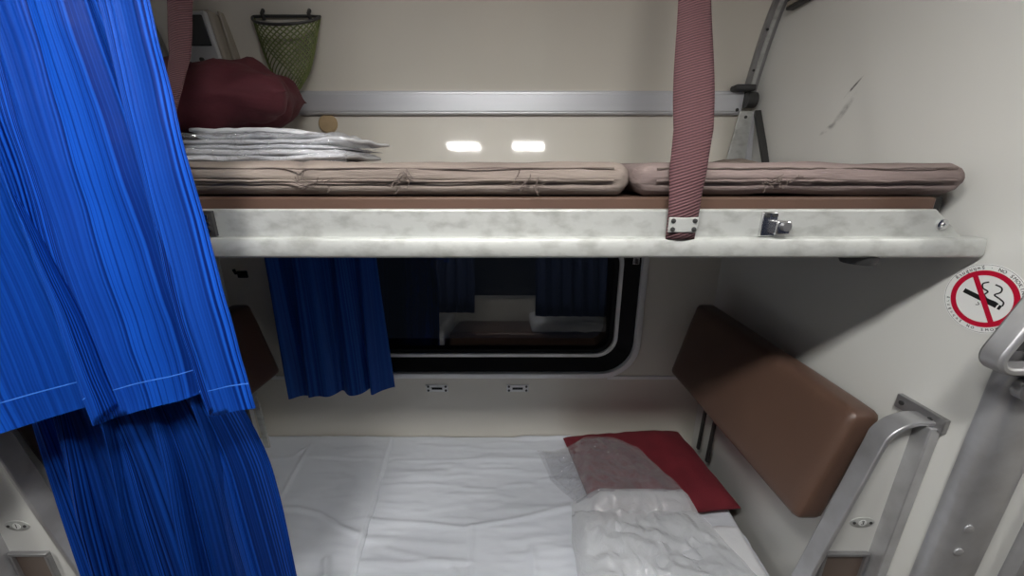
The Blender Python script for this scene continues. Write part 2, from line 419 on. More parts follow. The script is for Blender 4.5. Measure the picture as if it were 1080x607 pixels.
# ------------------------------------------------------------------ upper berth
ub = thing('upper_berth', (-.17, .7, 1.5), 'fold-down upper bunk with long worn aluminium front rail and brown board', 'bunk')
b = MB().prism([(-1.205, 1.532), (.834, 1.532), (.770, 1.584), (-1.205, 1.584)], 1, .706, .722)
rail = b.build('front_rail', M['alu'], ub, bevel=.003)
lip = [(.718, 1.534), (.697, 1.534), (.693, 1.532), (.691, 1.528), (.689, 1.506), (.691, 1.501), (.697, 1.497), (.740, 1.497), (.740, 1.503), (.718, 1.505)]
MB().prism(lip, 0, -1.205, .862).build('rail_lip', M['alu'], ub, angle=30)
MB().box(-1.205, .795, .735, 1.50, 1.515, 1.604).build('board', M['board'], ub, bevel=.004)
MB().box(-1.205, .85, .735, 1.52, 1.499, 1.513).build('underside_panel', M['dark'], ub, smooth=False)
s = MB().lathe((.786, .706, 1.557), (0, -1, 0), [(.010, 0), (.010, .003), (.006, .004), (.0045, .0065), (.0, .007)], 16)
s.build('screw', M['chrome'], ub)
# catch on the rail
b = MB().box(.452, .480, .698, .706, 1.536, 1.580)
ct = b.build('catch', M['chrome'], ub, bevel=.002)
MB().box(.471, .497, .684, .705, 1.541, 1.566).build('catch_block', M['chrome'], ct, bevel=.003)
MB().cyl((.486, .684, 1.556), (0, -1, 0), .008, .005, 14).build('catch_button', M['alu_dull'], ct)
for dx in (.459, .473): MB().cyl((dx, .698, 1.574), (0, -1, 0), .004, .003, 10).build('catch_screw', M['dark'], ct)
# hinge plate at the left, half hidden by the curtain
hp = MB().box(-.565, -.540, .698, .706, 1.536, 1.582).build('hinge_plate', M['dark'], ub, bevel=.001)
for z in (1.548, 1.559, 1.571): MB().cyl((-.549, .698, z), (0, -1, 0), .004, .004, 10).build('hinge_screw', M['chrome'], hp)
MB().lathe((.668, .725, 1.499), (0, 0, -1), [(.030, 0), (.030, .012), (.027, .018), (.010, .020), (.0, .020)], 24).build('locking_knob', M['dark'], ub)
# strut at the right end between the board and partition
MB().box(.80, .855, .78, .80, 1.52, 1.60).build('end_bracket', M['dark'], ub, bevel=.002)

# ------------------------------------------------------------------ long wall rail with hinge
wr = thing('wall_rail', (0, 1.51, 1.845), 'long flat aluminium rail on the back wall above the upper mattress', 'rail')
MB().prism([(1.526, 1.845), (1.510, 1.845), (1.504, 1.850), (1.504, 1.854), (1.501, 1.857), (1.499, 1.910), (1.502, 1.913), (1.502, 1.918), (1.508, 1.923), (1.524, 1.923)], 0, XL + .01, .822).build('rail_strip', M['polish'], wr, angle=25)
MB().cyl((.806, 1.504, 1.860), (0, -1, 0), .006, .004, 12).build('screw', M['dark'], wr)
hg = thing('berth_hinge', (.85, 1.49, 1.70), 'black hinge barrel and folded steel bracket where wall rail meets partition', 'hinge')
MB().cyl((.824, 1.492, 1.890), (1, 0, 0), .026, .034, 20).build('hinge_barrel', M['dark'], hg)
MB().box(.775, .846, 1.470, 1.515, 1.917, 1.938).build('hinge_clip', M['dark'], hg, bevel=.006)
MB().prism([(.800, 1.852), (.846, 1.852), (.846, 1.66), (.776, 1.66)], 1, 1.468, 1.476).build('bracket_plate', M['alu'], hg, smooth=False, bevel=.002)
MB().prism([(.846, 1.852), (.850, 1.852), (.868, 1.66), (.846, 1.66)], 1, 1.462, 1.474).build('bracket_side', M['polish'], hg, smooth=False)
MB().tube([(.856, 1.462, 1.85), (.862, 1.37, 1.675)], .006, 8, rect=(.012, .020)).build('bracket_strut', M['dark'], hg)
MB().cyl((.822, 1.468, 1.832), (0, -1, 0), .005, .003, 10).build('screw', M['dark'], hg)

# ------------------------------------------------------------------ upper mattresses
def mattress(name, x0, x1, label, pinch=(), rip=(), hump=False, cloth='mauve'):
    root = thing(name, ((x0 + x1) / 2, 1.1, 1.605), label, 'mattress', 'thin mauve mattresses on the upper berth')
    def disp(o, n):
        p = Vector(o); k = fb((p.x * 5, p.y * 6, p.z * 30), 1) * .004
        p += n * k
        p.z += .004 * fb((p.x * 3, p.y * 3, 1.7), 1) * (1 if p.z > 1.63 else .3)
        for px in pinch:
            g = math.exp(-((p.x - px) / .012) ** 2); p.y += .012 * g * (n.y < -.2); p.z -= .004 * g * (n.z > .3)
        # seam groove along the front two thirds down
        g = math.exp(-((o.z - 1.629) / .0045) ** 2)
        fr = smooth(.3, .9, -n.y) * smooth(0, .06, o.x - x0) * smooth(0, .06, x1 - o.x)
        p.y += fr * (.007 * g - .005 * smooth(1.628, 1.636, o.z) * (.6 + .4 * math.sin(o.x * 23)))
        p.z = max(p.z, 1.6055)
        return p
    MB().soft(x0, x1, .728, 1.478, 1.606, 1.667, .0295, int((x1 - x0) * 110), 20, 18, disp).build('body', M[cloth], root, weld=True, angle=70)
    def pip(z, y, r):
        return MB().tube([(x0 + .035 + (x1 - x0 - .07) * i / 90, y + .0022 * fb((i * .3, z * 9, 2), 1), z + .0016 * fb((i * .21, 5, z), 1)) for i in range(91)], r, 6)
    pip(1.6335, .7265, .0022).build('piping', M[cloth], root)
    pip(1.655, .7285, .0014).build('top_seam', M['thread'], root)
    if rip:
        t = MB()
        for rx in rip:
            for k in range(12):
                a = Vector((rx + random.uniform(-.026, .026), .7215, 1.634 + random.uniform(-.010, .006)))
                d = Vector((random.uniform(-1, 1), random.uniform(-.25, 0), random.uniform(-.7, .7))).normalized()
                pts = [a]
                for q in range(5):
                    d = (d + Vector((random.uniform(-.6, .6), random.uniform(-.1, .12), random.uniform(-.6, .6)))).normalized()
                    pts.append(pts[-1] + d * .0042)
                t.tube(pts, .0008, 4)
        stuff(t.build('loose_threads', M['thread'], root))
    if hump:
        MB().soft(.66, .84, 1.30, 1.46, 1.65, 1.69, .018, 10, 10, 4, lambda o, n: Vector((o.x, o.y, o.z - .6 * abs(o.x - .75) * (o.z > 1.667) * .35))).build('folded_corner', M['mauve'], root, weld=True, angle=70)
    return root
mattress('mattress', XL + .012, .220, 'long thin faded mauve upper mattress left of the split, with torn front seam', (-.394,), (-.36, -.19, .03), False)
mattress('mattress', .228, .843, 'short thin faded mauve upper mattress at right end against the partition', (), (.48,), True, 'mauve_grey')

# ------------------------------------------------------------------ safety straps
def strap(name, path, label, widths, twist):
    root = thing(name, path[-1], label, 'strap')
    P = [Vector(p) for p in path]; L = [0]
    for i in range(1, len(P)): L.append(L[-1] + (P[i] - P[i - 1]).length)
    def at(t):
        d = t * L[-1]
        for i in range(1, len(P)):
            if d <= L[i] + 1e-9: return P[i - 1].lerp(P[i], (d - L[i - 1]) / (L[i] - L[i - 1]))
        return P[-1]
    def lerp(tab, t):
        for (a, x), (c, y) in zip(tab[:-1], tab[1:]):
            if t <= c: k = (t - a) / (c - a); return x + (y - x) * k * k * (3 - 2 * k)
        return tab[-1][1]
    def fn(u, t):
        p = at(t); wd = lerp(widths, t); tw = lerp(twist, t); q = (u - .5) * wd
        bow = .010 * math.cos((u - .5) * PI) * (1 - t * .4)
        return (p.x + q * math.cos(tw), p.y - q * math.sin(tw) - bow, p.z)
    MB().grid(fn, 8, 90, lambda u, t: (u * .056, t * L[-1])).build('webbing', M['strap'], root, solid=.003)
    return root
st = strap('safety_strap', [(.372, 1.05, 2.38), (.350, .87, 1.98), (.322, .735, 1.72), (.309, .706, 1.65), (.305, .693, 1.585), (.305, .695, 1.532)], 'ribbed maroon safety strap bolted to the bare middle of the bunk rail',
           [(0, .055), (.45, .060), (.70, .070), (.86, .062), (.93, .054), (1, .052)], [(0, .2), (.5, .05), (.8, .25), (1, 0)])
pl = MB().box(.279, .331, .685, .691, 1.545, 1.572).build('clamp_plate', M['alu'], st, bevel=.002)
for x in (.286, .324):
    for z in (1.551, 1.566): MB().lathe((x, .685, z), (0, -1, 0), [(.0045, 0), (.004, .002), (.0, .003)], 10).build('screw', M['dark'], pl)
st2 = strap('safety_strap', [(-.735, 1.12, 2.36), (-.685, .95, 2.05), (-.655, .86, 1.87), (-.622, .735, 1.71), (-.612, .702, 1.64), (-.61, .692, 1.585), (-.61, .694, 1.532)], 'ribbed maroon safety strap beside the blue curtain, in front of the maroon pillow',
            [(0, .060), (.3, .058), (.5, .040), (.65, .034), (.85, .026), (1, .05)], [(0, -.5), (.5, -.35), (.75, .1), (1, 0)])
pl = MB().box(-.636, -.584, .685, .691, 1.545, 1.572).build('clamp_plate', M['alu'], st2, bevel=.002)

# ------------------------------------------------------------------ pillows
def pillow(root, name, quad, zc, T, m, tilt=None, flat=.6, wr=.006, sag=.06, power=4, seed=0, drop=None):
    A, B, D, E_ = [Vector((p[0], p[1], 0)) for p in quad]  # back-left, back-right, front-right, front-left
    def fn(side):
        def f(a, c):
            u, v = a * 2 - 1, c * 2 - 1
            u = math.sin(u * PI / 2); v = math.sin(v * PI / 2)
            uu = u * (1 - sag * (1 - v * v) ** 1 * abs(u) ** 2); vv = v * (1 - sag * (1 - u * u) * abs(v) ** 2)
            top = A.lerp(B, (uu + 1) / 2); bot = E_.lerp(D, (uu + 1) / 2); p = bot.lerp(top, (vv + 1) / 2)
            h = T * max(0, (1 - abs(u) ** power) * (1 - abs(v) ** power)) ** .55
            h += wr * fb((p.x * 9 + seed, p.y * 9, side), 1) * min(1, h / (T * .3) if T else 0)
            # creases running in from the corners
            h += wr * .7 * math.sin((u * v) * 9 + seed) * (abs(u * v)) * min(1, h / (T * .3))
            if wr > .01: h += .012 * math.sin(v * 11 + 4 * u + 2 * math.sin(u * 5)) * smooth(-.1, .8, u) * (1 - abs(v)) * min(1, h / (T * .3))
            z = zc + (h if side > 0 else -h * flat) + .004 * fb((p.x * 6, p.y * 6, seed + 3), 1)
            if tilt: z += tilt(u, v)
            if drop: z = max(z, drop)
            return (p.x, p.y, z)
        return f
    b = MB().grid(fn(1), 40, 30); b.grid(fn(-1), 40, 30)
    return b.build(name, m, root, weld=True, angle=80)
pw = thing('pillow', (-.88, 1.17, 1.70), 'plump dark maroon pillow on the upper bunk beside the curtain', 'pillow')
pillow(pw, 'cover', [(-1.19, 1.43), (-.70, 1.44), (-.585, 1.10), (-1.15, .90)], 1.842, .094, M['maroon'], tilt=lambda u, v: .020 * u + .012 * v, flat=1.05, wr=.024, power=3, seed=2)
pw2 = thing('pillow', (.55, 1.3, .43), 'flat dark red pillow on the lower bed by the brown backrest', 'pillow')
cv = pillow(pw2, 'cover', [(.235, 1.495), (.785, 1.540), (.838, 1.110), (.30, 1.05)], .470, .050, M['maroon_flat'], flat=.7, wr=.006, power=6, sag=.02, seed=5, drop=.436)
MB().box(.818, .832, 1.128, 1.150, .462, .482).build('care_label', M['label'], pw2, bevel=.002)

# ------------------------------------------------------------------ bagged linen on the upper berth
def folded(root_args, x0, x1, y0, y1, z0, z1, rot, layers, seed, m=None):
    nm, label, cat, grp = root_args
    cx, cy = (x0 + x1) / 2, (y0 + y1) / 2
    root = thing(nm, (cx, cy, z0), label, cat, grp)
    R = Matrix.Rotation(rot, 3, 'Z'); h = (z1 - z0) / layers
    for k in range(layers):
        e = random.uniform(0, .016)
        def disp(o, n, k=k):
            p = Vector(o); q = .004 * fb((p.x * 12 + seed, p.y * 12, k + seed), 1)
            p.z += q + .008 * smooth(x1 - .12, x1, p.x) * math.sin(k * 2 + seed)
            p.y += .006 * fb((p.x * 14, p.z * 40, seed), 1)
            d = R @ Vector((p.x - cx, p.y - cy, 0)); return Vector((cx + d.x, cy + d.y, max(z0 + .0005, p.z)))
        MB().soft(x0 + e, x1 - e * 1.5, y0 + e * .5, y1, z0 + k * h + .001, z0 + (k + 1) * h, h * .46, 30, 16, 3, disp).build('fold', m or M['linen'], root, weld=True, angle=80)
    return root
G = 'folded sheets in the plastic bag on the upper bunk'
folded(('folded_sheet', 'white folded sheet at bottom of the bagged pile on upper bunk', 'sheet', G), -.83, -.39, .93, 1.22, 1.672, 1.698, .02, 2, 1)
folded(('folded_sheet', 'white folded sheet in middle of the bagged pile, sticking out furthest right', 'sheet', G), -.80, -.375, .97, 1.24, 1.7015, 1.722, -.10, 2, 5)
folded(('folded_sheet', 'white folded sheet topmost on the bagged pile, tilted under the pillow', 'sheet', G), -.79, -.465, 1.0, 1.26, 1.7265, 1.752, -.14, 2, 9)
def bagfn(u, v):
    # over the front and top of the pile
    x = -.87 + .50 * u
    s = v
    if s < .45: y = .905 + .012 * fb((x * 14, s * 9, 3), 1); z = 1.671 + .056 * s / .45
    else: y = .905 + .22 * (s - .45) / .55; z = 1.727 + .012 * math.sin((s - .45) * 3)
    z += .010 * fb((x * 16, y * 16 + s * 5, 7), 1) * smooth(0, .2, s)
    y += .010 * fb((x * 18, s * 14, 1), 1)
    if u > .9: z = 1.671 + (z - 1.671) * (1 - (u - .9) * 5); 
    return (x, y, max(1.670, z))
pb = MB().grid(bagfn, 90, 40).build('plastic_bag', M['bag'], origin=(-.62, 1.0, 1.67), angle=180)
tag(pb, 'clear crinkled plastic bag around the folded sheets on the upper bunk', 'bag')

# ------------------------------------------------------------------ reading lamp, net pocket, round cover on the upper back wall
rl = thing('reading_lamp', (-1.01, 1.52, 1.98), 'small box reading lamp with dark window on upper back wall by curtain', 'lamp')
def leanbox(x0, x1, y0, y1, z0, z1, lean):
    b = MB().box(x0, x1, y0, y1, z0, z1)
    b.v = [(x, y - (z - 1.965) * lean, z) for x, y, z in b.v]; return b
LN = .25
leanbox(-1.075, -.945, 1.440, 1.53, 1.965, 2.135, LN).build('housing', M['lampgrey'], rl, bevel=.010)
leanbox(-1.066, -.955, 1.430, 1.450, 1.972, 2.128, LN).build('front_plate', M['lampwhite'], rl, bevel=.006)
leanbox(-1.054, -.967, 1.426, 1.432, 2.036, 2.116, LN).build('dark_window', M['smoke'], rl, bevel=.002)
MB().cyl((-1.014, 1.424, 2.0), (0, -1, -.25), .007, .008, 14).build('switch_button', M['dark'], rl)
leanbox(-.945, -.935, 1.475, 1.535, 1.955, 2.14, LN).build('rear_flange', M['lampgrey'], rl, bevel=.003)

nt = thing('net_pocket', (-.73, 1.5, 1.93), 'olive green net pocket hanging from a ring on the upper back wall', 'net pocket')
NX, NZ, NY = -.728, 2.128, 1.425
def ringpt(a, r=.108, d=.058): return Vector((NX + r * math.cos(a), NY + .018 - d * max(0, math.sin(a)), NZ - .040 * max(0, math.sin(a))))
pts = [ringpt(PI * k / 24) for k in range(25)]
MB().tube(pts + [Vector((NX - .1 + .2 * k / 8, NY + .02, NZ + .002)) for k in range(1, 8)], .0045, 8, closed=True).build('ring', M['dark'], nt)
def netpt(a, t):
    r = .106 * (1 - t) ** .0 * (1 - .44 * t - .24 * t ** 6); d = .056 * (1 - .55 * t - .4 * t ** 4)
    ww = max(.004, r)
    z = NZ - .004 - .19 * t - .040 * (1 - t) * max(0, math.sin(a)) - .02 * t * math.sin(a)
    wallY = 1.425 + .02 * t
    return Vector((NX - .028 * t + ww * math.cos(a), wallY + .018 - d * math.sin(a), z))
b = MB(); K = 15
for k in range(-K, K + 1):
    for sg in (1, -1):
        pts = []
        for i in range(19):
            t = i / 18; a = (k / K + sg * t * .8) * PI
            if 0 <= a <= PI: pts.append(netpt(a, t))
            elif len(pts) > 1: break
        if len(pts) > 1: b.tube(pts, .0022, 4, cap=False)
b.tube([netpt(PI * k / 12, 1) for k in range(13)], .003, 5)
b.tube([netpt(0, i / 12) for i in range(13)], .0025, 5); b.tube([netpt(PI, i / 12) for i in range(13)], .0025, 5)
nn = b.build('net', M['net'], nt)
def netback(u, v):
    p0, p1 = netpt(0, v), netpt(PI, v); p = p0.lerp(p1, u); return (p.x, p.y + .002, p.z)
for sx in (-1, 1):
    MB().tube([(NX + sx * .075, NY + .045, NZ + .022), (NX + sx * .075, NY + .02, NZ + .018), (NX + sx * .075, NY + .01, NZ + .006), (NX + sx * .075, NY + .02, NZ - .008)], .006, 8).build('hook', M['dark'], nt)

MB_ = MB().lathe((-.672, 1.522, 1.815), (0, -1, .16), [(.034, -.004), (.034, .008), (.030, .012), (.012, .013), (.0, .013)], 26)
o = MB_.build('round_cover', M['tan'], origin=(-.672, 1.515, 1.815)); tag(o, 'round tan disc on the back wall under the long aluminium rail', 'cover')

# ------------------------------------------------------------------ dark box at top of right partition
db = thing('speaker_box', (.855, 1.33, 2.12), 'corner of a dark slatted box high on the right partition', 'vent')
MB().box(.846, .872, 1.25, 1.388, 2.125, 2.28).build('housing', M['dark'], db, bevel=.004)
for k in range(7): MB().box(.842, .848, 1.262, 1.378, 2.132 + k * .02, 2.144 + k * .02).build('slat', M['lampgrey'], db)

# ------------------------------------------------------------------ lower berth, sheets
lb = thing('lower_berth', (-.17, 1.1, 0), 'low bunk made up with white sheets under the window', 'bed')
MB().box(-1.17, .80, .74, 1.54, .03, .30).build('base', M['alu_dull'], lb, smooth=False)
MB().soft(-1.19, .815, .705, 1.552, .30, .424, .03, 30, 14, 6).build('seat_cushion', M['brown'], lb, weld=True, angle=60)
SX0, SX1, SY0, SY1 = -1.19, .822, .706, 1.556
creases = [([(-.538, 1.098), (-.30, 1.08), (-.173, 1.063), (.07, 1.11), (.216, 1.152)], .007, .012), ([(-.143, 1.066), (-.12, .70)], .005, .012), ([(-.52, 1.396), (.3, 1.41), (.82, 1.41)], .0035, .012),
           ([(.064, .98), (.09, .70)], .007, .02), ([(-.42, .98), (-.2, .93), (-.12, .82)], .005, .016), ([(-.50, 1.02), (-.2, 1.0)], .004, .02)]
def sheet_z(x, y):
    z = .4285
    for pts, h, wd in creases: z += h * math.exp(-(poly_d(x, y, pts) / wd / .7) ** 2)
    z += .011 * max(0, fb((x * 2.4, y * 11, 4), 1)) + .006 * max(0, fb((x * 4, y * 22, 8), 1)) + .004 * fb((x * 7, y * 9, 1), 1) * .6
    return max(.427, z)
def s1(u, v):
    x = SX0 + (SX1 - SX0) * u; y = SY0 + (SY1 - SY0) * v; z = sheet_z(x, y)
    if x > .812: z -= (x - .812) * 1.5
    return (x, y, z)
o = MB().grid(s1, 260, 130).build('bed_sheet', M['sheet'], origin=(-.17, 1.1, .43), angle=180, solid=.0015)
tag(o, 'wide white bed sheet covering the lower bunk, lightly wrinkled', 'sheet')
cre2 = [([(-.96, 1.41), (-.926, 1.487), (-.895, 1.139), (-.873, .997), (-.86, .7)], .006, .011), ([(-1.19, 1.15), (-.961, 1.147), (-.80, 1.135), (-.70, 1.11), (-.616, 1.063), (-.54, 1.03)], .008, .012),
        ([(-1.16, 1.396), (-.84, 1.405), (-.54, 1.39)], .004, .010), ([(-.75, 1.0), (-.73, .7)], .006, .018), ([(-.60, .93), (-.56, .8), (-.60, .7)], .010, .016)]
def edge_x(y): return -.556 + (1.481 - y) * .11 + .006 * fb((y * 9, 3, 1), 1)
def s2(u, v):
    y = .708 + (1.548 - .708) * v; x1 = edge_x(y); x = -1.188 + (x1 + 1.188) * u
    z = .4395
    for pts, h, wd in cre2: z += h * math.exp(-(poly_d(x, y, pts) / wd / .75) ** 2)
    z += .006 * fb((x * 6, y * 6, 9), 1) + .008 * max(0, fb((x * 3, y * 10, 2), 1))
    z += .006 * math.exp(-((x1 - x) / .012) ** 2)
    z = max(z, sheet_z(x, y) + .004)
    if u > .99: z = sheet_z(x, y) + .002
    return (x, y, z)
o = MB().grid(s2, 110, 130).build('folded_sheet', M['sheet'], origin=(-.85, 1.1, .44), angle=180, solid=.002)
tag(o, 'second white sheet folded over the left half of the lower bunk', 'sheet')
folded(('blanket', 'white folded blanket under milky plastic at the front right of lower bunk', 'blanket', None), .225, .795, .72, 1.045, .4405, .478, -.03, 2, 3)
# clear plastic bag over pillow corner and blanket
def pil_z(x, y):
    g = smooth(.18, .34, x) * smooth(1.0, 1.12, y) * (1 - smooth(1.40, 1.52, y)); return .437 + .080 * g
def bag_h(x, y):
    bl = .437 + .045 * smooth(.19, .25, x) * (1 - smooth(1.06, 1.12, y)) * (1 - smooth(.79, .82, x))
    return max(bl, pil_z(x, y))
def tri(t): return abs((t % 1) * 2 - 1)
def bag_layer(x0f, x1f, ya, yb, lift, seed, amp, name, m, root):
    def fn(u, v):
        y = ya + (yb - ya) * v; a, c = x0f(y), x1f(y); x = a + (c - a) * u
        wx, wy = x + .05 * fb((x * 5, y * 5, seed), 1), y + .05 * fb((x * 5, y * 5, seed + 9), 1)
        k = 1.1 * tri(wx * 4 + wy * 2.4 + seed) + tri(wx * -3 + wy * 6 + seed * 1.7) + .9 * tri(wx * 12 - wy * 4) + .7 * tri(wx * 5 + wy * 17 + seed) + .4 * tri(wx * 23 + wy * 9 + seed) - 1.6
        k2 = 0
        e = min(1, 5 * min(u, 1 - u, v + .05, 1 - v) + .12)
        z = bag_h(x, y) + lift + amp * .5 * k * e + .008 * fb((x * 11, y * 11, seed), 1) * e
        return (x + .008 * fb((x * 8, y * 8, seed + 1), 1), y + .008 * fb((x * 8, y * 8, seed + 2), 1), max(bag_h(x, y) + .003 + lift * .3, z))
    return MB().grid(fn, 80, 80).build(name, m, root, angle=30)
def interp(tab):
    def f(y):
        for (a, x), (c, z) in zip(tab[:-1], tab[1:]):
            if y <= c: return x + (z - x) * (y - a) / (c - a)
        return tab[-1][1]
    return f
bg = thing('plastic_bag', (.45, 1.05, .45), 'crumpled clear plastic bag lying over the flat red pillow and blanket', 'bag')
xl = interp([(.66, .20), (.99, .205), (1.15, .23), (1.27, .155), (1.44, .115)])
xr = interp([(.66, .735), (.84, .735), (.95, .70), (1.07, .655), (1.2, .60), (1.35, .54), (1.44, .40)])
bag_layer(xl, xr, 1.10, 1.44, .012, 3, .022, 'clear_film', M['bag'], bg)
bag_layer(lambda y: xl(y) + .01, lambda y: xr(y) - .01, 1.12, 1.42, .024, 8, .022, 'clear_film', M['bag'], bg)
bag_layer(xl, xr, .71, 1.14, .012, 14, .022, 'milky_film', M['bag_milky'], bg)
bag_layer(lambda y: xl(y) + .005, lambda y: xr(y) - .02, .715, 1.12, .022, 21, .024, 'milky_film', M['bag_milky'], bg)

# ------------------------------------------------------------------ backrests on both partitions
def backrest(right):
    MX = (XL + XR) / 2
    def mx(x): return x if right else min(2 * MX - x + .035, x * 0 + 9) if x < .846 else 2 * MX - x
    root = thing('backrest', (mx(.80), 1.1, .45), 'brown padded backrest tilted on the right partition with steel frame' if right else 'dark brown backrest on left partition half hidden behind the blue curtain', 'backrest', 'brown seat backrests')
    def loft(o, n):
        # shear the slab: the face leans, the front end swings out
        y, z, x = o.y, o.z, o.x
        k = (z - .82) / .31; t = (y - .75) / .72
        d = .004 * fb((y * 5, z * 5, 1), 1)
        return Vector((mx(x + .075 * k - .035 * t + d), y, z + .018 * t))
    b = MB().soft(.708, .778, .75, 1.468, .812, 1.122, .018, 6, 26, 14, loft)
    b.build('cushion', M['brown'], root, weld=True, angle=60)
    # rounded flat bar: from the partition bracket out, round the bend, down the cushion edge
    pts = [(.866, .684, 1.158), (.845, .684, 1.160)]
    for k in range(9):
        a = math.radians(90 + 62 * k / 8); pts.append((.845 + .075 * math.cos(a) - .005, .684, 1.085 + .075 * math.sin(a)))
    pts += [(.748, .684, .98), (.715, .684, .80), (.690, .684, .66), (.675, .684, .58)]
    b = MB().tube([(mx(x), y, z) for x, y, z in pts], .01, rect=(.040, .010), up=(0, 1, 0)); b.build('frame_bar', M['steel'], root, bevel=.002, angle=50)
    MB().box(*sorted((mx(.846), mx(.868))), .658, .700, .30, 1.153).build('upright', M['steel'], root, bevel=.002)
    br = MB().box(*sorted((mx(.858), mx(.8695))), .650, .750, 1.146, 1.178).build('wall_plate', M['alu_dull'], root, bevel=.002)
    for y in (.675, .735): MB().cyl((mx(.858), y, 1.163), (-1 if right else 1, 0, 0), .005, .003, 10).build('screw', M['dark'], br)
    for y in (1.36, 1.44):
        MB().tube([(mx(.845), y, .86), (mx(.835), y, .46)], .008, 8, rect=(.014, .010)).build('support', M['dark'], root)
    # cream panel filling the frame, facing the aisle
    MB().prism([(mx(x), z) for x, z in ((.846, .30), (.846, 1.155), (.815, 1.150), (.785, 1.10), (.752, .98), (.719, .80), (.694, .66), (.679, .58), (.67, .30))], 1, .690, .697).build('end_panel', M['partition'], root, smooth=False)
    if not right: MB().tube([(-1.125, 1.47, .74), (-1.118, 1.47, .44)], .01, 8, rect=(.010, .022)).build('support', M['alu'], root)
    return root
backrest(True); backrest(False)

# ------------------------------------------------------------------ plates and frames on partitions
def oval(x, z, num, label):
    y = .690
    root = thing('number_plate', (x, y, z), label, 'plate', 'oval berth number plates')
    MB().lathe((x, y, z), (0, -1, 0), [(.0145, 0), (.0145, .0012), (.013, .002), (.0, .002)], 28, 1.95).build('plate', M['alu'], root)
    MB().lathe((x, y - .0018, z), (0, -1, 0), [(.0085, 0), (.0085, .0008), (.0, .0008)], 18, 1.1).build('disc', M['white'], root)
    for d in (-.019, .019): MB().cyl((x + d, y - .0018, z), (0, -1, 0), .0035, .0015, 10).build('screw', M['dark'], root)
    W = Matrix(((1, 0, 0, x), (0, 0, -1, y - .0028), (0, 1, 0, z), (0, 0, 0, 1)))
    o = bpy.data.objects.new('numeral', text_mesh('numeral', num, .017, W, M['ink'], root)); C.objects.link(o); o.parent = root; o.location = -root.location
oval(.806, .877, '3', 'small oval metal number plate on cream panel inside the right backrest frame')
oval(-1.143, .867, '1', 'small oval metal number plate on cream panel left of the blue curtains')
def pocket(x0, x1, label):
    y = .6905
    root = thing('framed_recess', ((x0 + x1) / 2, y, .70), label, 'panel', 'framed brown panels')
    MB().box(x0 + .006, x1 - .006, y - .003, y, .702, .784).build('back_panel', M['brownpanel'], root, smooth=False)
    for a in ((x0, x1, .782, .790), (x0, x1, .694, .702), (x0, x0 + .008, .702, .782), (x1 - .008, x1, .702, .782)):
        MB().box(a[0], a[1], y - .010, y, a[2], a[3]).build('frame_strip', M['alu_dull'], root, bevel=.0015)
pocket(.735, .843, 'metal framed brown panel low inside the right backrest frame, under its oval plate')
pocket(-1.188, -1.095, 'metal framed brown panel at bottom left corner beside the lower curtain')
def slot(x, label):
    root = thing('slot_plate', (x, YB, .693), label, 'plate', 'slotted table plates under the window')
    MB().box(x - .050, x + .050, YB - .004, YB + .001, .676, .712).build('plate', M['frame'], root, bevel=.0015)
    MB().box(x - .024, x + .024, YB - .0055, YB - .0035, .689, .699).build('slot', M['black'], root)
    for dx in (-.040, .040):
        for dz in (-.010, .010): MB().cyl((x + dx, YB - .004, .694 + dz), (0, -1, 0), .0055, .002, 10).build('screw', M['dark'], root)
slot(-.345, 'small slotted metal plate under the window, left of the two, by window curtain')
slot(.026, 'small slotted metal plate under the window, right of the two')
hk = thing('coat_hook', (-1.127, YB, 1.24), 'small black hook on shaded back wall left of the window curtain', 'hook')
MB().box(-1.150, -1.108, YB - .008, YB, 1.222, 1.252).build('base', M['black'], hk, bevel=.003)
MB().tube([(-1.137, YB - .006, 1.245), (-1.137, YB - .03, 1.248), (-1.137, YB - .038, 1.265)], .006, 8).build('peg', M['black'], hk)

# ------------------------------------------------------------------ no smoking sticker
SY, SZ, SX = .672, 1.425, XR - .0006
stk = thing('no_smoking_sticker', (XR, SY, SZ), 'round white no smoking sticker with red ring on the right partition', 'sticker')
def S(a, c, d=0): return (SX - d, SY - a, SZ + c)
def disc(r0, r1, d, n=64):
    b = MB(); vs = [S(r1 * math.cos(2 * PI * k / n), r1 * math.sin(2 * PI * k / n), d) for k in range(n)]
    if r0 == 0: b.add(vs, [tuple(range(n))])
    else:
        vs += [S(r0 * math.cos(2 * PI * k / n), r0 * math.sin(2 * PI * k / n), d) for k in range(n)]
        b.add(vs, [(k, (k + 1) % n, n + (k + 1) % n, n + k) for k in range(n)])
    return b
MB().cyl((XR, SY, SZ), (-1, 0, 0), .0645, .0007, 64).build('backing', M['white'], stk, smooth=False)
b = disc(.0625, .0630, .0002); b.v += []; b.build('border_line', M['ink'], stk, smooth=False)
b = disc(.0435, .0525, .0004)
a = math.radians(-58); u, n_ = Vector((math.cos(a), math.sin(a))), Vector((-math.sin(a), math.cos(a)))
q = [u * s1_ * .046 + n_ * s2_ * .0042 for s1_, s2_ in ((-1, -1), (1, -1), (1, 1), (-1, 1))]
b.add([S(p.x, p.y, .0007) for p in q], [(0, 1, 2, 3)])
b.build('prohibition_ring', M['red'], stk, smooth=False)
b = MB(); a = math.radians(-13); u, n_ = Vector((math.cos(a), math.sin(a))), Vector((-math.sin(a), math.cos(a)))
for s0, s1_ in ((-.034, .023), (.0255, .030)):
    q = [u * s0 - n_ * .0042, u * s1_ - n_ * .0042, u * s1_ + n_ * .0042, u * s0 + n_ * .0042]
    b.add([S(p.x, p.y - .001, .0005) for p in q], [(0, 1, 2, 3)])
b.build('cigarette', M['ink'], stk, smooth=False)
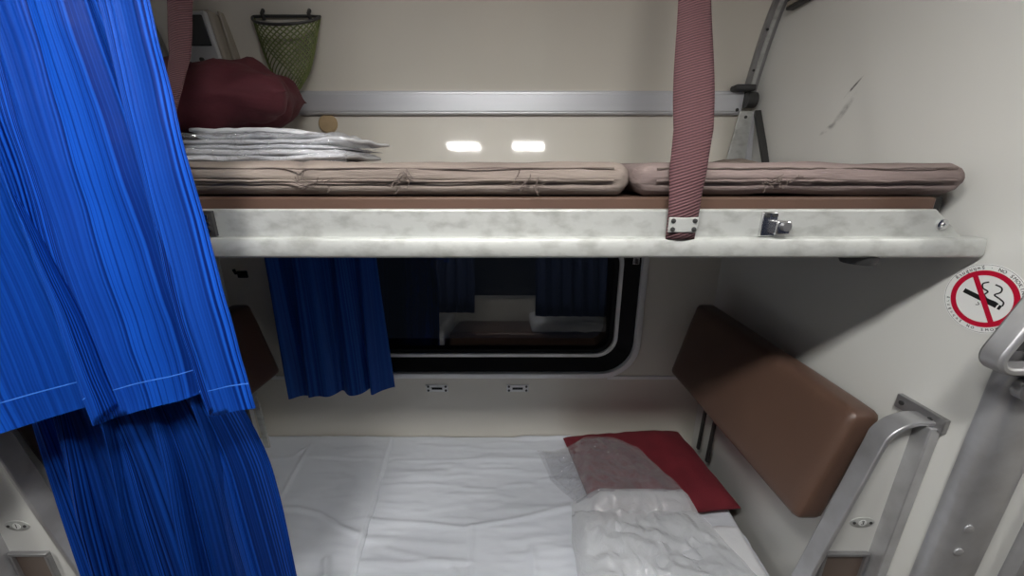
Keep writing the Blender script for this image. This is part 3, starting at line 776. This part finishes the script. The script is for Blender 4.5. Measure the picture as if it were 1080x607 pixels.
def ribbon(pts, wd, d):
    b = MB(); P = [Vector(p) for p in pts]; f = []
    sm = []
    for i in range(len(P) - 1):
        p0, p1, p2, p3 = P[max(0, i - 1)], P[i], P[i + 1], P[min(len(P) - 1, i + 2)]
        for k in range(5):
            t = k / 5; sm.append(.5 * ((2 * p1) + (p2 - p0) * t + (2 * p0 - 5 * p1 + 4 * p2 - p3) * t * t + (3 * p1 - p0 - 3 * p2 + p3) * t ** 3))
    sm.append(P[-1]); vs = []
    for i, p in enumerate(sm):
        t = (sm[min(i + 1, len(sm) - 1)] - sm[max(i - 1, 0)]).normalized(); m = Vector((-t.y, t.x)) * wd / 2
        vs += [S(p.x - m.x, p.y - m.y, d), S(p.x + m.x, p.y + m.y, d)]
    b.add(vs, [(2 * i, 2 * i + 1, 2 * i + 3, 2 * i + 2) for i in range(len(sm) - 1)]); return b
b = ribbon([(.0, .032), (-.008, .027), (-.006, .019), (.003, .015), (.0, .008), (.006, .002), (.018, .0), (.024, -.003)], .0026, .0005)
b2 = ribbon([(.010, .030), (.020, .027), (.021, .019), (.014, .012), (.022, .008), (.030, .003), (.030, -.004)], .0026, .0005)
b.add(b2.v, b2.f); b3 = ribbon([(-.006, -.008), (-.003, -.012), (-.008, -.014)], .0012, .0005); b.add(b3.v, b3.f)
b.build('smoke', M['ink'], stk, smooth=False)
def arc_text(chars, r, a0, a1, size, inward):
    n = len(chars); out = bmesh.new()
    for i, ch in enumerate(chars):
        if ch == ' ': continue
        ang = math.radians(a0 + (a1 - a0) * i / (n - 1))
        rot = ang - PI / 2 if not inward else ang + PI / 2
        T = Matrix.Translation((r * math.cos(ang), r * math.sin(ang), 0)) @ Matrix.Rotation(rot, 4, 'Z')
        W = Matrix(((0, 0, -1, SX - .0004), (-1, 0, 0, SY), (0, 1, 0, SZ), (0, 0, 0, 1)))
        me = text_mesh('c', ch, size, W @ T, M['ink'], None)
        out.from_mesh(me); bpy.data.meshes.remove(me)
    me = bpy.data.meshes.new('lettering'); out.to_mesh(me); out.free(); me.materials.append(M['ink'])
    o = bpy.data.objects.new('lettering', me); C.objects.link(o); o.parent = stk; o.location = -stk.location
arc_text(['ห้', 'า', 'ม', 'สู', 'บ', 'บุ', 'ห', 'รี่', ' ', '·', ' ', 'N', 'O', ' ', 'S', 'M', 'O', 'K', 'I', 'N', 'G'], .0572, 152, 22, .0082, False)
arc_text(['ห้', 'า', 'ม', 'สู', 'บ', 'บุ', 'ห', 'รี่', ' ', 'N', 'O', ' ', 'S', 'M', 'O', 'K', 'I', 'N', 'G'], .0572, 195, 330, .0065, True)

# ------------------------------------------------------------------ partition end post, step handle at far right
pp = thing('end_post', (.91, .59, 0), 'upright aluminium post capping the end of the right partition', 'post')
prof = [(.856, .612), (.856, .590), (.862, .580), (.872, .576), (.925, .576), (.945, .580), (.956, .588), (.964, .600), (.964, .612)]
MB().prism(prof, 2, .01, 1.36).build('channel', M['steel'], pp, angle=50)
for z in (.988, .929): MB().lathe((.884, .576, z), (0, -1, 0), [(.009, 0), (.009, .002), (.005, .003), (.0, .003)], 16).build('bolt', M['steel'], pp)
MB().prism([(.964, .600), (1.012, .592), (1.012, .62), (.964, .62)], 2, .01, 2.42).build('cream_edge', M['partition'], pp, smooth=False)
p2 = thing('curtain_post', (1.06, .57, 0), 'dark grey metal upright at the bottom right corner beside the partition end', 'post')
MB().prism([(1.014, .600), (1.020, .575), (1.09, .560), (1.12, .58), (1.12, .61), (1.014, .61)], 2, .01, 1.25).build('upright', M['steel'], p2, angle=50)
lp = thing('step_handle', (.80, .55, 1.38), 'bright looped metal step handle above the end post, overlapping the sticker', 'handle')
LP = []
def arc(cx, cz, r, a0, a1, n=7): return [(cx + r * math.cos(math.radians(a0 + (a1 - a0) * k / n)), cz + r * math.sin(math.radians(a0 + (a1 - a0) * k / n))) for k in range(n + 1)]
o2 = arc(.781, 1.372, .022, 270, 155) + arc(.821, 1.455, .030, 150, 85) + arc(1.0, 1.470, .022, 90, -60) + arc(.985, 1.370, .022, -10, -90)
MB().tube([(x, .548, z) for x, z in o2], .01, rect=(.032, .013), closed=True, up=(0, 1, 0)).build('loop', M['steel'], lp, bevel=.005, angle=50)
MB().box(.80, 1.0, .556, .566, 1.375, 1.45).build('tread', M['dark'], lp, bevel=.003)
MB().lathe((.852, .556, 1.306), (0, -1, 0), [(.020, -.01), (.020, .004), (.013, .006), (.012, .002), (.006, .002), (.005, .008), (0, .009)], 20).build('pivot', M['alu_dull'], lp)
MB().box(.830, .900, .560, .576, 1.325, 1.352).build('pivot_block', M['dark'], lp, bevel=.006)

# ------------------------------------------------------------------ curtains
def curtain(name, label, m, x0, x1, ytop, z0, z1, cloth, fold, nu=260, nv=70, edge=0, hem=.05, group=None, rod=None):
    root = thing(name, ((x0 + x1) / 2, ytop, z1), label, 'curtain', group)
    def fn(u, t, dy=0):
        x, y, dz = fold(u, t)
        return (x, y - dy, z0 + (z1 + dz * t ** 3 - z0) * t)
    MB().grid(fn, nu, nv, lambda u, t: (u * cloth, t)).build('cloth', m, root, angle=180, solid=.0012)
    th = 1 - hem / (z0 - z1)
    MB().grid(lambda u, v: fn(u, th + (1 - th) * v * 1.0005, .0010), nu, 5, lambda u, v: (u * cloth, 1)).build('hem', m, root, angle=180)
    MB().grid(lambda u, v: fn(u, th + (v * .0025 - .0005) / (z0 - z1), .0018 if 0 < v < 1 else .0006), nu, 2, lambda u, v: (u * cloth, 1)).build('stitching', M['stitch'] if name == 'upper_curtain' else m, root, angle=180)
    return root
def f_up(u, t):
    # u = 0 left (nearer the camera) .. 1 right edge
    g = smooth(.1, .95, t)
    w_ = .565 + .03 * t
    x = -1.055 + .01 * t + w_ * u + .012 * math.sin(u * 23 + t * 2) * g
    base = .475 + .115 * smooth(0, .85, u)
    ph = u * 3.3 + .12 + .05 * math.sin(t * 3)
    q = math.sin(2 * PI * ph + .6 * math.sin(2 * PI * ph))
    small = math.sin(2 * PI * u * 12 + 1.5 * math.sin(u * 17)) + .45 * math.sin(2 * PI * u * 27 + 3 * t)
    y = base - .044 * q * (.42 + .58 * g) - .012 * small * (.75 - .65 * g) - .004 * math.sin(2 * PI * (u * 7.3 + t * .5)) + .006 * fb((u * 9, t * 4, 2), 1) + .0008 * fb((u * 40, t * 9, 5), 1)
    x += .030 * (.3 + .7 * g) * math.cos(2 * PI * ph) * smooth(0, .12, 1 - u)
    dz = -.030 * (1 - u) ** 2 + .012 * math.sin(2 * PI * (u * 3.3 + .40))
    return x, y, dz
uc = curtain('upper_curtain', 'bright blue striped satin curtain hanging in front at left, down to bunk rail', M['blue'], -1.06, -.465, .58, 2.30, 1.262, 1.0, f_up, 420, 90, hem=.048)
MB().tube([(-1.216, .54, 2.33), (-.2, .54, 2.33), (.87, .54, 2.33)], .009, 10).build('rail_tube', M['alu'], uc)
def f_low(u, t):
    g = smooth(0, .8, t)
    xr_ = -.580 + .068 * smooth(0, .35, t); xl_ = -.90 - .125 * t
    x = xl_ + (xr_ - xl_) * u + .014 * math.sin(u * 15 + t) * g
    ph = u * 4.4 + .42 + .1 * t
    q = math.sin(2 * PI * ph + .7 * math.sin(2 * PI * ph))
    x += .020 * math.cos(2 * PI * ph + .4) * smooth(0, .1, u) * smooth(0, .1, 1 - u)
    y = .640 - .040 * q * (.35 + .65 * smooth(.12, .45, t)) - .005 * math.sin(2 * PI * (u * 11 + t * .4)) + .002 * math.sin(2 * PI * u * 25)
    return x, y, 0
lc = curtain('lower_curtain', 'blue striped curtain of the lower bunk, shade painted in, hanging below the bright one', M['blue_shaded'], -1.01, -.515, .655, 1.484, .22, .85, f_low, 320, 60)
MB().tube([(-1.21, .660, 1.490), (-.53, .660, 1.490)], .005, 8).build('rail_tube', M['alu_dull'], lc)
def f_win(u, t):
    g = smooth(0, 1, t)
    x = -.965 + .43 * u + .012 * g * math.sin(u * 20) + .01 * t * (u - .3)
    y = 1.475 - .017 * (math.sin(2 * PI * (u * 3.4 + .2) + 1.2 * math.sin(u * 8)) + .25 * math.sin(2 * PI * (u * 8.3) + 2 * t)) * (.5 + .6 * g)
    return x, y, .005 * math.sin(2 * PI * u * 4.2 + 1) + .035 * u
wc = curtain('window_curtain', 'short plain blue curtain bunched at the left side of the window', M['blue_win'], -.965, -.535, 1.475, 1.385, .70, .9, f_win, 220, 50)
MB().tube([(-1.21, 1.475, 1.392), (.86, 1.475, 1.392)], .006, 8).build('rail_tube', M['alu_dull'], wc)

# ------------------------------------------------------------------ ceiling lamps over the aisle
def lamp(x, y, label):
    root = thing('ceiling_lamp', (x, y, 2.42), label, 'lamp', 'aisle ceiling lamps')
    MB().box(x - .16, x + .16, y - .15, y + .15, 2.385, 2.419).build('housing', M['lampwhite'], root, bevel=.006)
    MB().box(x - .12, x + .12, y - .065, y + .065, 2.378, 2.386).build('diffuser', M['lamp'], root)
for x, lb_ in ((-2.0, 'lit ceiling lamp over the aisle, far left beyond the curtains'), (-.38, 'lit ceiling lamp over the aisle, left one of the bay'), (.13, 'lit ceiling lamp over the aisle, right one of the bay'), (1.8, 'lit ceiling lamp over the aisle, far right beyond the partition')): lamp(x, -.08, lb_)

# ------------------------------------------------------------------ dark window across the aisle
o = struct(MB().box(-.95, .60, -1.752, -1.735, .75, 1.46).build('window_2', M['alu'], bevel=.003))
MB().box(-.91, .56, -1.738, -1.730, .79, 1.42).build('pane', M['smoke'], o, smooth=False)

# ------------------------------------------------------------------ opposite side of the aisle, seen mirrored in the window
ob = thing('opposite_berth', (-.17, -1.3, 0), 'white sheeted bunk across the aisle, mirrored in the dark window', 'bed')
MB().soft(-1.2, -.75, -1.70, -.85, .30, .56, .04, 12, 12, 6, lambda o, n: Vector(o) + n * .012 * fb((o.x * 8, o.y * 8, o.z * 8), 1)).build('sheet_roll', M['linen'], ob, weld=True, angle=70)
MB().soft(-.70, 1.1, -1.70, -.85, .30, .46, .03, 12, 12, 6).build('mattress', M['brown'], ob, weld=True, angle=60)
MB().soft(.22, 1.05, -1.65, -.84, .462, .58, .04, 16, 12, 6, lambda o, n: Vector(o) + n * .014 * fb((o.x * 8, o.y * 8, o.z * 8), 1)).build('blanket', M['linen'], ob, weld=True, angle=70)
MB().box(-1.2, 1.1, -1.72, -.85, .01, .30).build('base', M['dark'], ob, smooth=False)
def f_op(xa, wd, k):
    return lambda u, t: (xa + wd * u, -.74 - .025 * math.sin(2 * PI * u * k) - .01 * math.sin(2 * PI * u * k * 2.3), 0)
curtain('opposite_curtain', 'dark blue curtain across the aisle, mirrored at right in the window', M['navy'], .25, 2.3, -.74, 2.3, .66, 3.2, f_op(.25, 2.05, 16), 220, 10)
curtain('opposite_curtain', 'dark blue curtain across the aisle, mirrored at left in the window', M['navy'], -2.5, -.40, -.74, 2.3, .70, 3.2, f_op(-2.5, 2.10, 17), 220, 10)
